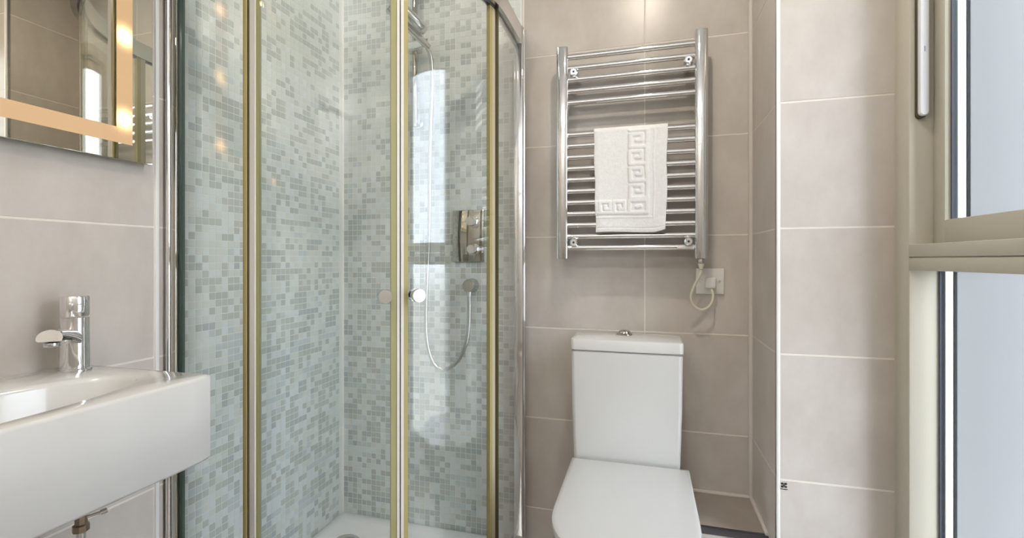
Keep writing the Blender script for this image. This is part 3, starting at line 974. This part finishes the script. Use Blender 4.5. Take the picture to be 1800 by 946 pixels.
# ------------------------------------------------------------------ towel radiator
ra = thing('towel_radiator', (-.053, YB, 1.10), 'chrome ladder towel radiator on the beige wall above the toilet', 'radiator')
RY = 1.640
def d_post(bm, x, z0, z1):
    """front-rounded D profile"""
    prof = []
    w, dpt = .0205, .018
    for k in range(13):
        a = math.pi * k / 12
        prof.append((x + w * math.cos(a), RY - .004 - dpt * .9 * math.sin(a) ** .45))
    prof += [(x - w, RY + .014), (x + w, RY + .014)]
    prism(bm, prof, z0, z1, .002, 2)
q = B(); d_post(q, -.2770, 1.094, 1.822); obj('post', q, M['chrome'], ra)
q = B(); d_post(q, .1715, 1.094, 1.8275); obj('post', q, M['chrome'], ra)
bars = [1.7875 - .0393 * k for k in range(5)] + [1.5197 - .0388 * k for k in range(11)]
bar_me = None
for z in bars:
    if bar_me is None:
        q = B(); cyl(q, (-.215, 0, 0), (.215, 0, 0), .0098, n=24)
        bar_me = finish(q, 'bar', M['chrome'])
    o = bpy.data.objects.new('bar', bar_me); COL.objects.link(o); o.parent = ra
    o.location = Vector((-.0525, RY - .004, z)) - ra.location
for x, z in ((-.236, 1.729), (.132, 1.729), (-.236, 1.149), (.132, 1.149)):
    q = B(); lathe(q, (x, RY - .027, z), (0, 1, 0), [(0, .001), (0, .010), (.003, .0135), (.018, .0135), (.020, .0145), (.030, .0145), (.032, .009), (YB - RY + .027 - .001, .009)], 24)
    br = obj('wall_bracket', q, M['chrome'], ra)
    q = B(); cyl(q, (x, RY - .0275, z), (x, RY - .0265, z), .004, n=12); obj('bracket_screw', q, M['gasket'], br)
q = B(); cyl(q, (.1715, RY, 1.0935), (.1715, RY, 1.078), .0115, n=18, bev=.001); ht = obj('heating_element', q, M['satin'], ra)
q = B(); cyl(q, (.1715, RY, 1.0775), (.1715, RY, 1.060), .0100, .0055, 18); obj('cable_gland', q, M['cord'], ht)
q = B(); box(q, .098, .150, RY - .0150, RY - .0125, 1.1265, 1.1365, .001); tag(obj('sticker', q, M['plastic'], ra), 'small white sticker on the lowest bar')
# power cord, outlet
fo = thing('fused_outlet', (.207, YB, 1.018), 'square white fused cord outlet on the tiles under the radiator', 'outlet')
q = B(); box(q, .163, .250, YB - .010, YB - .0005, .976, 1.062, .002, 2); obj('face_plate', q, M['plastic'], fo)
q = B(); box(q, .190, .2235, YB - .036, YB - .0102, .996, 1.032, .005, 3); obj('plug_top', q, M['plastic'], fo)
for x in (.176, .237):
    q = B(); cyl(q, (x, YB - .0102, 1.019), (x, YB - .0116, 1.019), .0035, n=12); obj('screw', q, M['satin'], fo)
q = B()
tube(q, smooth_path([(.1715, RY, 1.0595), (.170, 1.642, 1.048), (.166, 1.645, 1.035), (.152, 1.655, 1.005), (.143, 1.665, .970), (.150, 1.670, .944), (.168, 1.675, .928), (.188, 1.677, .929), (.206, 1.680, .946), (.213, 1.684, .972), (.208, 1.688, .994)], 8), .0042, 12)
tag(obj('power_cord', q, M['cord']), 'cream power cord looping from the radiator to the outlet', 'cord')

# ------------------------------------------------------------------ hand towel on the radiator
def key_height():
    """raised Greek key band: signed mask on the towel front; u from left, v from the bottom, both in metres"""
    segs = []
    def add(p, q_): segs.append((p, q_))
    c, w = .056, .0046
    def unit(ox, oy, vertical, ca, cw):
        pts = [(0, .1), (0, .9), (.74, .9), (.74, .36), (.38, .36), (.38, .58)]
        base = [(0, .1), (1, .1)]
        for pl in (pts, base):
            for a, b_ in zip(pl, pl[1:]):
                if vertical:
                    A = (ox + (1 - a[1]) * cw, oy + a[0] * ca); Bq = (ox + (1 - b_[1]) * cw, oy + b_[0] * ca)
                else:
                    A = (ox + a[0] * ca, oy + a[1] * cw); Bq = (ox + b_[0] * ca, oy + b_[1] * cw)
                add(A, Bq)
    return segs, c, w, unit
TWX, TWH = .230, .338                      # towel width and front drop
segs, kc, kw, kunit = key_height()
for k in range(3): kunit(-.030 + k * .046, .060, False, .046, .046)
for k in range(6): kunit(.1085, .112 + k * .056, True, .056, .066)
for A, Bq in (((.112, .064), (.170, .064)), ((.170, .064), (.170, .110)), ((.112, .064), (.112, .104)), ((.112, .104), (.170, .104)), ((.136, .083), (.148, .085))):
    segs.append((A, Bq))
nu, nv = 150, 300
U = np.linspace(0, TWX, nu)
Lback, rb = .26, .0125
Ltot = TWH + math.pi * rb + Lback
S = np.linspace(0, Ltot, nv)
UU, SS = np.meshgrid(U, S)
hgt = np.zeros_like(UU)
dist = np.full_like(UU, 1.0)
for (ax, ay), (bx_, by_) in segs:
    dx, dy = bx_ - ax, by_ - ay
    t = np.clip(((UU - ax) * dx + (SS - ay) * dy) / (dx * dx + dy * dy + 1e-12), 0, 1)
    dist = np.minimum(dist, np.hypot(UU - ax - t * dx, SS - ay - t * dy))
front = SS < TWH
hgt = np.where(front, .0036 * (1 / (1 + np.exp((dist - .0058) / .0008))) + .0016 * np.maximum(np.exp(-((UU - .190) / .002) ** 2) * (SS > .048), np.exp(-((SS - .049) / .002) ** 2) * (UU < .190)), 0)
hem = ((SS > .012) & (SS < .016)) * -.0012 + (SS < .009) * .0008 * np.sin(UU * 1500)
rng = np.random.default_rng(3)
hgt = hgt + hem + .0010 * np.sin(UU * 31 + 1) * np.cos(SS * 17) + rng.normal(0, .00018, UU.shape)
tz_top = 1.5197                            # centre of the bar it hangs on
ty0 = RY - .004
verts = []
X0L, X0R = -.1685, .0675
for j in range(nv):
    for i in range(nu):
        s, h = S[j], hgt[j, i]
        fu = U[i] / TWX
        drop = max(TWH - s, 0)
        x = X0L + (X0R - X0L) * fu + (.007 * (1 - fu) - .003 * fu) * drop / TWH
        x += .0016 * math.sin(drop * 34 + 1.2) * fu + .0012 * math.sin(drop * 47) * (1 - fu)
        curl = max(0, (fu - .82) / .18) * max(0, 1 - drop_b / .05) if (drop_b := s) < .05 else 0.0
        wav = .0022 * math.sin(fu * 7 + 1.3) * min(1, drop / .2) + .004 * max(0, fu - .8) * drop / .05 * .3
        edge = .0018 * (1 - min(1, min(fu, 1 - fu) * 18))
        if s < TWH:
            y, z = ty0 - rb - .0035 - h - wav + edge, tz_top + s - TWH
            z += .010 * curl ** 1.5 + .0018 * math.sin(fu * 5 + .6) * max(0, 1 - s / .1)
            y -= .007 * curl
            x -= .004 * curl
        elif s < TWH + math.pi * rb:
            a = (s - TWH) / rb
            y, z = ty0 - (rb + .0035 + h * .5) * math.cos(a), tz_top + (rb + .0035) * math.sin(a)
        else:
            y, z = ty0 + rb + .0035, tz_top - (s - TWH - math.pi * rb)
        verts.append((x, y, z))
faces = [(j * nu + i, j * nu + i + 1, (j + 1) * nu + i + 1, (j + 1) * nu + i) for j in range(nv - 1) for i in range(nu - 1)]
tw = thing('hand_towel', (-.05, ty0, tz_top), 'white hand towel with a raised Greek key border draped on the radiator', 'towel')
me = bpy.data.meshes.new('cloth')
me.from_pydata([tuple(Vector(v) - tw.location) for v in verts], [], faces)
me.materials.append(M['towel'])
me.polygons.foreach_set('use_smooth', [True] * len(me.polygons))
to = bpy.data.objects.new('cloth', me); COL.objects.link(to); to.parent = tw
sm = to.modifiers.new('thickness', 'SOLIDIFY'); sm.thickness = .0045; sm.offset = -1
